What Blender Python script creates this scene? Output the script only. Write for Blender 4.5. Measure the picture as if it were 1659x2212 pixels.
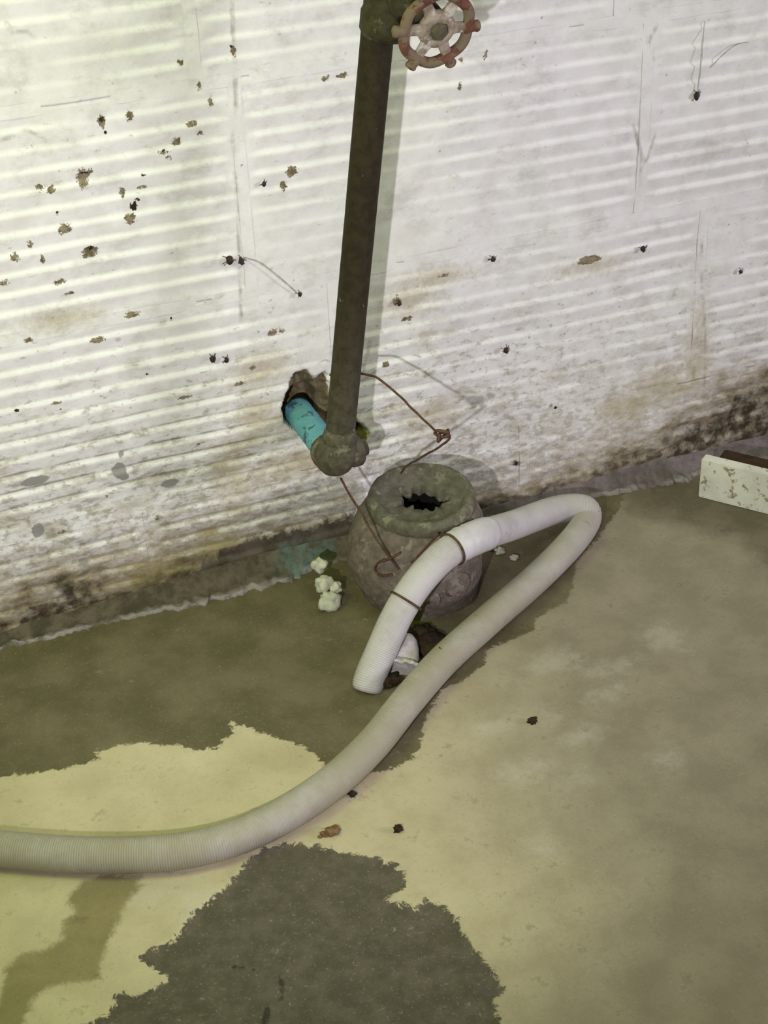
import bpy, bmesh, math, random
import numpy as np
from mathutils import Vector, Matrix, noise

for o in list(bpy.data.objects):
    bpy.data.objects.remove(o)
random.seed(7)
S = bpy.context.scene
COL = S.collection

# ------------------------------------------------------------------ camera
W, H, F = 1659.0, 2212.0, 3300.0
PITCH, YAW, ROLL = 0.565942871246482, 0.35873446359468464, 0.042243854607811236
CAM = np.array([-0.4609091511339416, -1.2282175833138183, 0.868859486027575])
cp, sp, cy, sy = math.cos(PITCH), math.sin(PITCH), math.cos(YAW), math.sin(YAW)
fwd = np.array([sy * cp, cy * cp, -sp]); rgt = np.array([cy, -sy, 0.0]); dwn = np.cross(fwd, rgt)
cr, sr = math.cos(ROLL), math.sin(ROLL)
RGT = cr * rgt + sr * dwn; DWN = -sr * rgt + cr * dwn
cam_d = bpy.data.cameras.new('camera'); cam = bpy.data.objects.new('camera', cam_d); COL.objects.link(cam)
M = Matrix(((RGT[0], -DWN[0], -fwd[0], CAM[0]), (RGT[1], -DWN[1], -fwd[1], CAM[1]),
            (RGT[2], -DWN[2], -fwd[2], CAM[2]), (0, 0, 0, 1)))
cam.matrix_world = M
cam_d.sensor_fit = 'VERTICAL'; cam_d.sensor_height = 36.0; cam_d.lens = 36.0 * F / H
cam_d.clip_start = 0.02; cam_d.clip_end = 50
S.camera = cam

def ray(u, v):
    return RGT * ((u - W / 2) / F) + DWN * ((v - H / 2) / F) + fwd
def wp(u, v, y=0.0):            # point of a plane parallel to the wall
    d = ray(u, v); return Vector(CAM + d * ((y - CAM[1]) / d[1]))
def fp(u, v, z=0.0):            # point of a plane parallel to the floor
    d = ray(u, v); return Vector(CAM + d * ((z - CAM[2]) / d[2]))

# ------------------------------------------------------------------ light
world = bpy.data.worlds.new('world'); S.world = world; world.use_nodes = True
world.node_tree.nodes['Background'].inputs[0].default_value = (0.86, 0.88, 0.80, 1)
world.node_tree.nodes['Background'].inputs[1].default_value = 0.06

def aim(o, target):
    o.rotation_euler = (Vector(target) - o.location).to_track_quat('-Z', 'Y').to_euler()
def lamp(name, typ, loc, target, energy, color, **kw):
    d = bpy.data.lights.new(name, typ); o = bpy.data.objects.new(name, d); COL.objects.link(o)
    o.location = loc; d.energy = energy; d.color = color
    for k, v in kw.items(): setattr(d, k, v)
    aim(o, target); return o
lamp('hand_torch_light', 'SPOT', (-0.55, -1.0, 0.585), (0.0, 0, 0.32), 29.5, (0.965, 0.925, 1.0),
     spot_size=math.radians(82), spot_blend=1.0, shadow_soft_size=0.009)
lamp('wall_bulb_light', 'AREA', (-0.85, -0.45, 1.15), (-0.35, 0, 0.5), 5.0, (0.74, 1.0, 0.16), shape='DISK', size=0.5)
lamp('top_fill_light', 'AREA', (0.15, -0.85, 2.0), (0, 0, 0.3), 6.2, (0.97, 0.99, 0.92), shape='DISK', size=0.9)  # fill added above to brighten the upward ledges; no lamp known there
lamp('right_fill_light', 'AREA', (3.1, -2.2, 1.05), (0, 0, 0.3), 66.0, (0.92, 0.86, 1.0), shape='DISK', size=0.75)  # fill added on the right to cast the riser's soft shadow leftwards

S.view_settings.view_transform = 'Standard'; S.view_settings.look = 'None'
S.view_settings.gamma = 1.0; S.view_settings.use_curve_mapping = False
S.view_settings.exposure = 0.0

# ------------------------------------------------------------------ helpers
def lin(r, g, b):
    f = lambda c: (c / 255 / 12.92) if c / 255 <= 0.04045 else ((c / 255 + 0.055) / 1.055) ** 2.4
    return (f(r), f(g), f(b), 1.0)

class NT:
    """tiny node-graph builder"""
    def __init__(self, name, rough=0.8, spec=0.3):
        self.m = bpy.data.materials.new(name); self.m.use_nodes = True
        self.t = self.m.node_tree; self.b = self.t.nodes['Principled BSDF']
        self.b.inputs['Roughness'].default_value = rough
        self.b.inputs['Specular IOR Level'].default_value = spec
        self.pos = self.t.nodes.new('ShaderNodeNewGeometry').outputs['Position']
    def put(self, sock, v):
        if hasattr(v, 'is_linked'): self.t.links.new(v, sock)
        else: sock.default_value = v
    def noise(self, scale, detail=4, rough=0.55, vec=None, stretch=None, distort=0.0):
        n = self.t.nodes.new('ShaderNodeTexNoise')
        n.inputs['Scale'].default_value = scale; n.inputs['Detail'].default_value = detail
        n.inputs['Roughness'].default_value = rough; n.inputs['Distortion'].default_value = distort
        vec = vec or self.pos
        if stretch:
            mp = self.t.nodes.new('ShaderNodeMapping'); mp.inputs['Scale'].default_value = stretch
            self.t.links.new(vec, mp.inputs['Vector']); vec = mp.outputs[0]
        self.t.links.new(vec, n.inputs['Vector'])
        return n.outputs['Fac']
    def vor(self, scale):
        n = self.t.nodes.new('ShaderNodeTexVoronoi'); n.inputs['Scale'].default_value = scale
        self.t.links.new(self.pos, n.inputs['Vector']); return n.outputs['Distance']
    def attr(self, name):
        n = self.t.nodes.new('ShaderNodeAttribute'); n.attribute_name = name; return n.outputs['Fac']
    def math(self, op, a, b=0.0, clamp=False):
        n = self.t.nodes.new('ShaderNodeMath'); n.operation = op; n.use_clamp = clamp
        self.put(n.inputs[0], a); self.put(n.inputs[1], b); return n.outputs[0]
    def ramp(self, v, a, b, lo=0.0, hi=1.0):      # smooth remap
        n = self.t.nodes.new('ShaderNodeMapRange'); n.interpolation_type = 'SMOOTHSTEP'
        self.put(n.inputs['Value'], v)
        flip = a > b
        if flip: a, b, lo, hi = b, a, hi, lo
        n.inputs['From Min'].default_value = a; n.inputs['From Max'].default_value = b
        n.inputs['To Min'].default_value = lo; n.inputs['To Max'].default_value = hi
        return n.outputs['Result']
    def mix(self, fac, a, b):
        n = self.t.nodes.new('ShaderNodeMix'); n.data_type = 'RGBA'
        self.put(n.inputs['Factor'], fac); self.put(n.inputs[6], a); self.put(n.inputs[7], b); return n.outputs[2]
    def xyz(self):
        n = self.t.nodes.new('ShaderNodeSeparateXYZ'); self.t.links.new(self.pos, n.inputs[0]); return n.outputs
    def bump(self, h, strength=0.5, dist=0.001):
        n = self.t.nodes.new('ShaderNodeBump'); n.inputs['Strength'].default_value = strength
        n.inputs['Distance'].default_value = dist
        self.t.links.new(h, n.inputs['Height']); self.t.links.new(n.outputs[0], self.b.inputs['Normal'])
    def out(self, col=None, rough=None):
        if col is not None: self.put(self.b.inputs['Base Color'], col)
        if rough is not None: self.put(self.b.inputs['Roughness'], rough)
        return self.m

def mottled(name, c1, c2, scale=120, rough=0.85, bump=0.4, dist=0.001, c3=None, s3=40, spec=0.3, t3=0.55):
    n = NT(name, rough, spec)
    a = n.noise(scale, 6, 0.65)
    c = n.mix(n.ramp(a, 0.35, 0.65), c1, c2)
    if c3: c = n.mix(n.ramp(n.noise(s3, 5, 0.7), t3, t3 + 0.07), c, c3)
    n.bump(n.noise(scale * 1.5, 6, 0.7), bump, dist)
    return n.out(c)

def mesh_obj(name, verts, faces, mat=None, parent=None, smooth=True):
    me = bpy.data.meshes.new(name); me.from_pydata([tuple(v) for v in verts], [], faces); me.update()
    if smooth: me.polygons.foreach_set('use_smooth', [True] * len(me.polygons))
    o = bpy.data.objects.new(name, me); COL.objects.link(o)
    if mat: me.materials.append(mat)
    if parent: o.parent = parent
    return o
def bm_obj(name, bm, mat=None, parent=None, smooth=True):
    me = bpy.data.meshes.new(name); bm.to_mesh(me); bm.free()
    if smooth: me.polygons.foreach_set('use_smooth', [True] * len(me.polygons))
    o = bpy.data.objects.new(name, me); COL.objects.link(o)
    if mat: me.materials.append(mat)
    if parent: o.parent = parent
    return o
def tag(o, label, cat=None, group=None, kind=None):
    if label: o['label'] = label
    if cat: o['category'] = cat
    if group: o['group'] = group
    if kind: o['kind'] = kind
    return o
def empty(name, loc):
    o = bpy.data.objects.new(name, None); COL.objects.link(o); o.location = loc
    o.empty_display_size = 0.02
    return o
def attach(child, parent):
    """parent keeping the child's world place (all meshes are built in world coordinates)"""
    child.parent = parent
    child.matrix_parent_inverse = Matrix.Translation(parent.location).inverted()
    return child

def spline(pts, n=12):
    """Catmull-Rom through points (tuples of any length)"""
    P = [np.array(p, float) for p in pts]; P = [2 * P[0] - P[1]] + P + [2 * P[-1] - P[-2]]
    out = []
    for i in range(1, len(P) - 2):
        for k in range(n):
            t = k / n; a, b, c, d = P[i - 1:i + 3]
            out.append(0.5 * ((2 * b) + (c - a) * t + (2 * a - 5 * b + 4 * c - d) * t * t + (3 * b - a - 3 * c + d) * t ** 3))
    out.append(P[-2]); return out
def resample(pts, step):
    P = np.array(pts); seg = np.linalg.norm(np.diff(P, axis=0), axis=1); s = np.concatenate([[0], np.cumsum(seg)])
    n = max(2, int(s[-1] / step)); t = np.linspace(0, s[-1], n + 1)
    return np.stack([np.interp(t, s, P[:, k]) for k in range(3)], 1), t
def tube_data(P, R, segs=16, cap=True, jitter=0.0):
    P = [Vector(p) for p in P]; n = len(P); V = []; Fc = []
    T = [(P[min(i + 1, n - 1)] - P[max(i - 1, 0)]).normalized() for i in range(n)]
    up = T[0].orthogonal().normalized()
    for i in range(n):
        up = (up - T[i] * up.dot(T[i])).normalized(); side = T[i].cross(up)
        r = R[i] if hasattr(R, '__len__') else R
        for k in range(segs):
            a = 2 * math.pi * k / segs
            rr = r * (1 + jitter * noise.noise(P[i] * 300 + Vector((math.cos(a), math.sin(a), 0)) * 2))
            V.append(P[i] + (up * math.cos(a) + side * math.sin(a)) * rr)
    for i in range(n - 1):
        for k in range(segs):
            k2 = (k + 1) % segs
            Fc.append((i * segs + k, i * segs + k2, (i + 1) * segs + k2, (i + 1) * segs + k))
    if cap:
        Fc.append(tuple(range(segs))[::-1]); Fc.append(tuple((n - 1) * segs + k for k in range(segs)))
    return V, Fc
def tube(name, P, R, mat, parent=None, segs=16, cap=True, jitter=0.0):
    V, Fc = tube_data(P, R, segs, cap, jitter); return mesh_obj(name, V, Fc, mat, parent)
def lathe_data(prof, base, axis, segs=32, wob=None):
    """prof: (radius, height) pairs turned about the axis through base"""
    base = Vector(base); axis = Vector(axis).normalized(); u = axis.orthogonal().normalized(); w = axis.cross(u)
    V = []; Fc = []
    for (r, h) in prof:
        for k in range(segs):
            a = 2 * math.pi * k / segs; p = base + axis * h + (u * math.cos(a) + w * math.sin(a)) * r
            V.append(wob(p, r, h, a) if wob else p)
    for i in range(len(prof) - 1):
        for k in range(segs):
            k2 = (k + 1) % segs
            Fc.append((i * segs + k, i * segs + k2, (i + 1) * segs + k2, (i + 1) * segs + k))
    Fc.append(tuple(range(segs))[::-1]); Fc.append(tuple((len(prof) - 1) * segs + k for k in range(segs)))
    return V, Fc
def lathe(name, prof, base, axis, mat, parent=None, segs=32, wob=None):
    V, Fc = lathe_data(prof, base, axis, segs, wob); return mesh_obj(name, V, Fc, mat, parent)
def lump(name, c, size, mat, parent=None, seed=0, rough=0.35, sub=3, freq=1.6):
    bm = bmesh.new(); bmesh.ops.create_icosphere(bm, subdivisions=sub, radius=1)
    for v in bm.verts:
        k = 1 + rough * (noise.noise(v.co * freq + Vector((seed * 7.3, seed, 0))) + 0.5 * noise.noise(v.co * freq * 2.7 + Vector((seed, 3, 1))))
        v.co = Vector((v.co.x * size[0], v.co.y * size[1], v.co.z * size[2])) * k + Vector(c)
    return bm_obj(name, bm, mat, parent)

def sdf_poly(X, Y, poly):
    """signed distance (negative inside) of grid points to a polygon"""
    d = np.full(X.shape, 1e9); ins = np.zeros(X.shape, bool); n = len(poly)
    for i in range(n):
        ax, ay = poly[i]; bx, by = poly[(i + 1) % n]
        ex, ey = bx - ax, by - ay; L2 = ex * ex + ey * ey + 1e-18
        t = np.clip(((X - ax) * ex + (Y - ay) * ey) / L2, 0, 1)
        d = np.minimum(d, (X - ax - t * ex) ** 2 + (Y - ay - t * ey) ** 2)
        c = ((ay > Y) != (by > Y)) & (X < (bx - ax) * (Y - ay) / ((by - ay) if by != ay else 1e-12) + ax)
        ins ^= c
    d = np.sqrt(d); return np.where(ins, -d, d)
def sdf_blobs(X, Y, blobs):
    d = np.full(X.shape, 1.0)
    for (x, y, r, sx, sy) in blobs:
        d = np.minimum(d, np.sqrt(((X - x) / sx) ** 2 + ((Y - y) / sy) ** 2) - r)
    return d
def wall_poly(px): return [(wp(u, v).x, wp(u, v).z) for u, v in px]
def floor_poly(px): return [(fp(u, v).x, fp(u, v).y) for u, v in px]
def set_attr(me, name, arr):
    a = me.attributes.new(name, 'FLOAT', 'POINT'); a.data.foreach_set('value', np.ascontiguousarray(arr, dtype=np.float32).ravel())
def vnoise(X, Y, freq, seed=0):
    """smooth numpy value noise, -1..1"""
    x = X * freq + seed * 17.13; y = Y * freq + seed * 9.71
    xi = np.floor(x).astype(int); yi = np.floor(y).astype(int); fx = x - xi; fy = y - yi
    fx = fx * fx * (3 - 2 * fx); fy = fy * fy * (3 - 2 * fy)
    def h(i, j):
        s = np.sin(i * 127.1 + j * 311.7 + seed * 74.7) * 43758.5453; return (s - np.floor(s)) * 2 - 1
    return (h(xi, yi) * (1 - fx) + h(xi + 1, yi) * fx) * (1 - fy) + (h(xi, yi + 1) * (1 - fx) + h(xi + 1, yi + 1) * fx) * fy

# ------------------------------------------------------------------ wall material
def wall_material():
    n = NT('painted_clay_tile', 0.78, 0.25)
    x, y, z = n.xyz()
    big = n.noise(7, 4, 0.6); mid = n.noise(38, 5, 0.65); fine = n.noise(160, 5, 0.7)
    streak = n.noise(52, 6, 0.72, stretch=(0.55, 1, 1.1))
    paint = n.mix(n.ramp(mid, 0.35, 0.7), lin(228, 226, 224), lin(216, 213, 209))
    paint = n.mix(n.math('MULTIPLY', n.attr('ledge'), 0.45), paint, lin(243, 242, 240))  # lightens the upward ledges, painting in the light they catch
    smear = n.noise(16, 6, 0.72, stretch=(1.0, 1, 1.5))
    paint = n.mix(n.ramp(smear, 0.50, 0.68, 0, 0.55), paint, lin(186, 183, 176))
    # light grime patches, more towards the floor
    low = n.ramp(z, 0.36, 0.02)
    g1 = n.math('MULTIPLY', n.ramp(n.math('ADD', n.math('MULTIPLY', low, 0.19), streak), 0.57, 0.78), n.ramp(x, 0.36, 0.05, 0.30, 0.55))
    paint = n.mix(g1, paint, lin(158, 148, 122))
    fl = n.math('MULTIPLY', n.ramp(n.math('ADD', n.math('MULTIPLY', low, 0.16), n.noise(140, 5, 0.7, stretch=(0.6, 1, 1))), 0.62, 0.74), n.ramp(x, 0.36, 0.05, 0.28, 0.5))
    paint = n.mix(fl, paint, lin(120, 110, 86))
    g2 = n.math('MULTIPLY', n.attr('groove'), n.math('MULTIPLY', n.ramp(z, 0.27, 0.15), n.math('MULTIPLY', n.ramp(n.noise(30, 5, 0.65), 0.34, 0.56, 0.1, 1), n.ramp(x, 0.04, -0.08, 0.25, 1))))
    paint = n.mix(n.math('MULTIPLY', g2, 0.85), paint, lin(84, 78, 62))
    # tidemark of dirt along the floor
    base = n.math('ADD', n.math('SUBTRACT', z, n.attr('dirt_line')), n.math('MULTIPLY', n.math('SUBTRACT', n.noise(34, 6, 0.7, stretch=(0.5, 1, 1)), 0.5), -0.15))
    paint = n.mix(n.math('MULTIPLY', n.ramp(base, 0.06, 0.0, 0.0, 0.8), n.ramp(mid, 0.3, 0.55, 0.55, 1.0)), paint, lin(138, 122, 86))
    paint = n.mix(n.math('MULTIPLY', n.ramp(base, 0.026, -0.014), n.ramp(n.noise(75, 5, 0.6), 0.30, 0.60)), paint, lin(62, 55, 41))
    # yellow ochre stains
    ochre = n.math('ADD', n.attr('ochre'), n.math('MULTIPLY', n.math('SUBTRACT', fine, 0.5), 0.05))
    paint = n.mix(n.math('MULTIPLY', n.ramp(ochre, 0.022, -0.015), 0.55), paint, lin(160, 146, 96))
    # specks
    sp = n.math('MULTIPLY', n.ramp(n.vor(95), 0.16, 0.08), n.ramp(n.noise(14, 3, 0.6), 0.52, 0.66))
    paint = n.mix(n.math('MULTIPLY', sp, 0.55), paint, lin(120, 112, 98))
    # bare damp band left of the drain
    bare = n.math('ADD', n.attr('bare'), n.math('MULTIPLY', n.math('SUBTRACT', n.noise(70, 6, 0.75), 0.5), 0.05))
    dampc = n.mix(n.ramp(mid, 0.35, 0.65), lin(74, 68, 54), lin(104, 94, 84))
    paint = n.mix(n.ramp(bare, 0.006, -0.004), paint, dampc)
    teal = n.math('ADD', n.attr('teal'), n.math('MULTIPLY', n.math('SUBTRACT', n.noise(60, 6, 0.75), 0.5), 0.06))
    paint = n.mix(n.ramp(teal, 0.014, -0.016, 0, 0.75), paint, lin(92, 138, 132))
    # gray repair dabs, brown chips
    gr = n.math('ADD', n.attr('gray_dab'), n.math('MULTIPLY', n.math('SUBTRACT', fine, 0.5), 0.006))
    paint = n.mix(n.ramp(gr, 0.0006, -0.0008, 0, 0.9), paint, lin(136, 134, 130))
    wob = n.math('MULTIPLY', n.math('SUBTRACT', n.noise(330, 4, 0.7), 0.5), 0.011)
    ch = n.math('ADD', n.attr('chip'), wob)
    paint = n.mix(n.ramp(ch, 0.0006, -0.0005), paint, n.mix(n.ramp(fine, 0.4, 0.6), lin(98, 88, 62), lin(142, 130, 108)))
    dk = n.math('ADD', n.attr('dark_chip'), n.math('MULTIPLY', wob, 0.7))
    paint = n.mix(n.ramp(dk, 0.0004, -0.0004), paint, lin(40, 32, 20))
    crack = n.math('ADD', n.attr('crack'), n.math('MULTIPLY', n.math('SUBTRACT', n.noise(90, 5, 0.7), 0.5), 0.004))
    paint = n.mix(n.math('MULTIPLY', n.ramp(crack, 0.0022, -0.0010), n.ramp(n.noise(36, 5, 0.7), 0.42, 0.62, 0.04, 0.62)), paint, lin(132, 122, 100))
    ho = n.math('ADD', n.attr('hole'), n.math('MULTIPLY', n.math('SUBTRACT', n.noise(260, 4, 0.7), 0.5), 0.004))
    clay = n.mix(n.ramp(n.noise(110, 5, 0.7), 0.38, 0.62), lin(96, 84, 60), lin(134, 120, 94))
    paint = n.mix(n.ramp(ho, 0.0008, -0.0004), paint, clay)
    h = n.math('ADD', n.math('MULTIPLY', fine, 0.6), n.math('MULTIPLY', n.noise(420, 3, 0.6), 0.4))
    n.bump(h, 0.35, 0.0012)
    return n.out(paint)
M_WALL = wall_material()

# ------------------------------------------------------------------ wall
wall = mesh_obj('wall_back', [(-1.6, .075, -.1), (1.5, .075, -.1), (1.5, .2, -.1), (-1.6, .2, -.1),
                              (-1.6, .075, 1.3), (1.5, .075, 1.3), (1.5, .2, 1.3), (-1.6, .2, 1.3)],
                [(0, 1, 5, 4), (1, 2, 6, 5), (2, 3, 7, 6), (3, 0, 4, 7), (4, 5, 6, 7), (3, 2, 1, 0)],
                mottled('mortar_core', lin(150, 142, 126), lin(120, 112, 96)), smooth=False)
tag(wall, 'white painted scored clay tile wall with dirty base and knocked-out hole', kind='structure')

HOLE = wall_poly([(608, 880), (620, 845), (638, 805), (660, 797), (680, 820), (700, 804), (709, 830), (716, 862), (760, 885),
                  (772, 912), (798, 936), (792, 958), (750, 962), (700, 956), (662, 944), (640, 928), (614, 912)])
BARE = wall_poly([(395, 1262), (440, 1215), (520, 1172), (600, 1150), (680, 1140), (760, 1110), (790, 1250), (700, 1330), (560, 1340), (420, 1330)])
def wblobs(L):
    out = []
    for b in L:
        u, v, r = b[:3]; sx, sy = (b[3], b[4]) if len(b) > 3 else (1, 1)
        p = wp(u, v); out.append((p.x, p.z, r / 2400.0, sx, sy))
    return out
TEAL = wblobs([(665, 1215, 34, 1.4, 1), (640, 1190, 22), (700, 1250, 26)])
GRAY = wblobs([(258, 1018, 17, 1, 1.2), (270, 1032, 10), (82, 1146, 16, .9, 1.2), (368, 1045, 15, 1.4, .8), (262, 982, 7), (1118, 1000, 8),
               (75, 1040, 16, 2, .8), (180, 1215, 10), (1190, 876, 6), (1040, 800, 4)])
CHIP = wblobs([(178, 385, 12, .9, 1.7), (190, 372, 8), (630, 372, 13, 1, .9), (612, 402, 9, .8, 1.2), (218, 262, 9, .8, 1.4), (280, 250, 7, 1, 1.5),
               (390, 135, 6), (430, 185, 6, 1, 1.4), (415, 268, 8, 1.4, .7), (432, 288, 6), (455, 222, 7, .8, 1.5), (382, 305, 8, 1.2, 1), (352, 328, 8, 1.5, .6),
               (140, 495, 10, 1.4, 1), (195, 545, 13, 1.3, 1), (65, 528, 6, .8, 1.4), (32, 556, 8), (92, 562, 6, .7, 1.8), (110, 410, 8, .9, 1.2),
               (85, 405, 7), (130, 610, 7, 1.6, .8), (285, 680, 10, 1.6, .7), (150, 635, 7, 2, .5), (280, 472, 9, 1.2, 1.3), (505, 110, 7, .8, 1.5),
               (705, 170, 6, 1.3, .8), (742, 165, 8, 1.5, .7), (515, 830, 7, 1.8, .7), (545, 795, 6, 1.3, 1.0), (590, 720, 8, 1.6, 1), (610, 715, 5),
               (835, 790, 8), (60, 735, 6, 1.8, .8), (1095, 758, 7, 1.3, .8), (960, 595, 7, 1.6, .6), (880, 690, 8, 1.5, .7), (995, 130, 5), (1048, 118, 7, .8, 1.2), (992, 186, 6, .7, 1.3),
               (855, 650, 8, .8, 1.6), (1270, 560, 20, 1.6, .5), (365, 340, 5), (310, 405, 6, 1.8, .6), (265, 415, 7, .8, 1.6),
               (10, 610, 6, 1.5, 1), (210, 735, 10, 1.6, .6), (400, 860, 9, 1.8, .5), (120, 870, 6, 2, .6), (340, 1120, 6), (135, 1150, 7, 1.5, .8)])
DARK = wblobs([(289, 446, 8, 1, 1.2), (298, 432, 4), (218, 257, 5), (228, 287, 4), (181, 372, 5, 1.4, .8), (500, 100, 4),
               (350, 326, 3.5, 1.5, .7), (570, 398, 4), (522, 356, 3.5), (275, 256, 4), (1200, 880, 4), (770, 940, 3), (320, 810, 3, 1.6, .8), (130, 886, 3, 1.8, .7), (35, 886, 4, 1.7, .7),
               (195, 537, 5, 1.3, 1), (308, 378, 4, 1.6, .6), (125, 460, 4), (428, 958, 4), (372, 690, 4), (230, 1075, 4)])
OCHRE = wblobs([(1500, 800, 30, 1, 1.6), (1430, 830, 40, 1.6, 1), (1350, 880, 40, 1.6, .8), (1510, 720, 9, 1, 3.2), (940, 600, 26, 2, .6),
                (880, 650, 26, 1.5, 1), (650, 1000, 40, 2, .8), (500, 1030, 30, 1, 2), (470, 1180, 30, 1.4, 1), (560, 800, 30, 1.6, 1), (330, 1235, 30, 2, .7), (1275, 575, 20, 2, .5),
                (560, 905, 34, 1.2, 1.2), (130, 690, 24, 2, .6), (940, 900, 26, 1.8, .8)])
CRACKS = [wall_poly(p) for p in (
    [(500, -20), (503, 60), (507, 120), (510, 240), (503, 300), (512, 420), (517, 560), (522, 700)],
    [(0, 305), (60, 282), (95, 298), (110, 330)], [(15, 50), (25, 70), (60, 68), (72, 80)],
    [(1518, 520), (1516, 620), (1522, 720), (1520, 870)], [(1420, 55), (1400, 95), (1412, 130)], [(1366, 270), (1375, 300), (1383, 340), (1380, 400)], [(1415, 285), (1400, 330), (1385, 360)],
    [(800, 740), (780, 830), (830, 790)])]
def crack_sdf(X, Z):
    d = np.full(X.shape, 1.0)
    for P in CRACKS:
        for (ax, ay), (bx, by) in zip(P[:-1], P[1:]):
            ex, ey = bx - ax, by - ay; t = np.clip(((X - ax) * ex + (Z - ay) * ey) / (ex * ex + ey * ey), 0, 1)
            d = np.minimum(d, np.hypot(X - ax - t * ex, Z - ay - t * ey))
    return d - 0.001
PITCH_G = 0.0172
def wall_attrs(me, X, Z, groove, ledge=None):
    set_attr(me, 'groove', groove); set_attr(me, 'ledge', groove * 0 if ledge is None else ledge)
    set_attr(me, 'hole', sdf_poly(X, Z, HOLE)); set_attr(me, 'bare', sdf_poly(X, Z, BARE))
    set_attr(me, 'teal', sdf_blobs(X, Z, TEAL)); set_attr(me, 'gray_dab', sdf_blobs(X, Z, GRAY))
    set_attr(me, 'chip', sdf_blobs(X, Z, CHIP)); set_attr(me, 'dark_chip', sdf_blobs(X, Z, DARK))
    set_attr(me, 'ochre', sdf_blobs(X, Z, OCHRE)); set_attr(me, 'crack', crack_sdf(X, Z))
    dl = np.interp(X, [-1, -.42, -.25, -.1, .05, .2, .3, .36, .42, 1], [.03, .025, .03, .02, .0, .005, .03, .05, .075, .08])
    set_attr(me, 'dirt_line', dl)
def relief(X, Z):
    return (vnoise(X, Z, 9, 1) * .0022 + vnoise(X, Z, 28, 2) * .0008 + vnoise(X, Z, 80, 3) * .00035)
def tile(x0, x1, z0, z1, first):
    vis = x1 > -.48 and x0 < .52 and z0 < .62
    sx, sz = (.0026, .0019) if vis else (.012, .0043)
    nx = int((x1 - x0) / sx) + 1; nz = int((z1 - z0) / sz) + 1
    X, Z = np.meshgrid(np.linspace(x0, x1, nx + 1), np.linspace(z0, z1, nz + 1))
    ph = ((Z - first + vnoise(X, Z, 5, 4) * .0008) / PITCH_G) % 1.0        # one raised lip and one cut per pitch
    edge = np.minimum(np.minimum(X - x0, x1 - X), np.minimum(Z - z0, z1 - Z))
    fade = np.clip((edge - .004 + vnoise(X, Z, 40, 5) * .006) / .012, 0, 1)
    worn = np.clip(.72 + .75 * vnoise(X, Z, 11, 6) + .4 * vnoise(X, Z, 34, 7), 0.05, 1)
    # scored face: a narrow ledge facing up, the face above it leaning slowly out again
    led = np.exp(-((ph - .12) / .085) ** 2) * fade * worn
    step = np.clip(ph / .24, 0, 1); step = step * step * (3 - 2 * step)
    back = np.clip((ph - .24) / .76, 0, 1)
    prof = step * (1 - back)                      # 0 proud ... 1 set back
    groove_m = np.exp(-((ph - .30) / .07) ** 2) * fade * worn
    Y = (prof - .35) * .0027 * fade * worn + relief(X, Z)
    Y += np.exp(-(edge / .004) ** 2) * (.0005 + .0009 * vnoise(X, Z, 30, 8))
    hs = sdf_poly(X, Z, HOLE) + vnoise(X, Z, 220, 9) * .0016
    inner = np.clip(-hs / .0022, 0, 1)
    depth = .009 + .012 * np.clip((-hs) / .02, 0, 1) + .003 * vnoise(X, Z, 120, 10)
    p = wp(655, 890); rr = np.hypot(X - p.x, Z - p.z)
    depth = depth + np.clip((.0235 - rr) / .004, 0, 1) * .03
    p2 = wp(784, 937); depth = depth + np.clip((.009 - np.hypot(X - p2.x, Z - p2.z)) / .003, 0, 1) * .02
    Y = Y + inner * depth
    for c, r in ((wp(630, 372), .006), (wp(178, 385), .006)):
        Y += np.clip(1 - np.hypot(X - c.x, Z - c.z) / r, 0, 1) ** .5 * .0012
    V = np.stack([X, Y, Z], -1).reshape(-1, 3).tolist(); w = nx + 1
    Fc = [(j * w + i, j * w + i + 1, (j + 1) * w + i + 1, (j + 1) * w + i) for j in range(nz) for i in range(nx)]
    ring = [i for i in range(w)] + [j * w + nx for j in range(1, nz + 1)] + [nz * w + i for i in range(nx - 1, -1, -1)] + [j * w for j in range(nz - 1, 0, -1)]
    b = len(V); V += [[V[i][0], .07, V[i][2]] for i in ring]; m = len(ring)
    Fc += [(ring[(k + 1) % m], ring[k], b + k, b + (k + 1) % m) for k in range(m)]
    o = mesh_obj('tile', V, Fc, M_WALL, wall)
    Vn = np.array(V); zz = np.zeros(m)
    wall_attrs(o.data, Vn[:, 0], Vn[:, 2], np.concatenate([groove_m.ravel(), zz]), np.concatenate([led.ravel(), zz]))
    return o
GAP = .0007
COURSES = [(-.095, .105, .157, .196), (.105, .302, .355, .199), (.302, .495, .278, .4430), (.495, .692, -.150, .5441), (.692, .889, .05, .74), (.889, 1.09, -.15, .93)]
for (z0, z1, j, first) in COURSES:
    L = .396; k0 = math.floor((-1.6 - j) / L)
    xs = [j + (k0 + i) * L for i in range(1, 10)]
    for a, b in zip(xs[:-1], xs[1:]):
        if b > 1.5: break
        tile(a + GAP, b - GAP, z0 + GAP, z1 - GAP, first)
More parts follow.
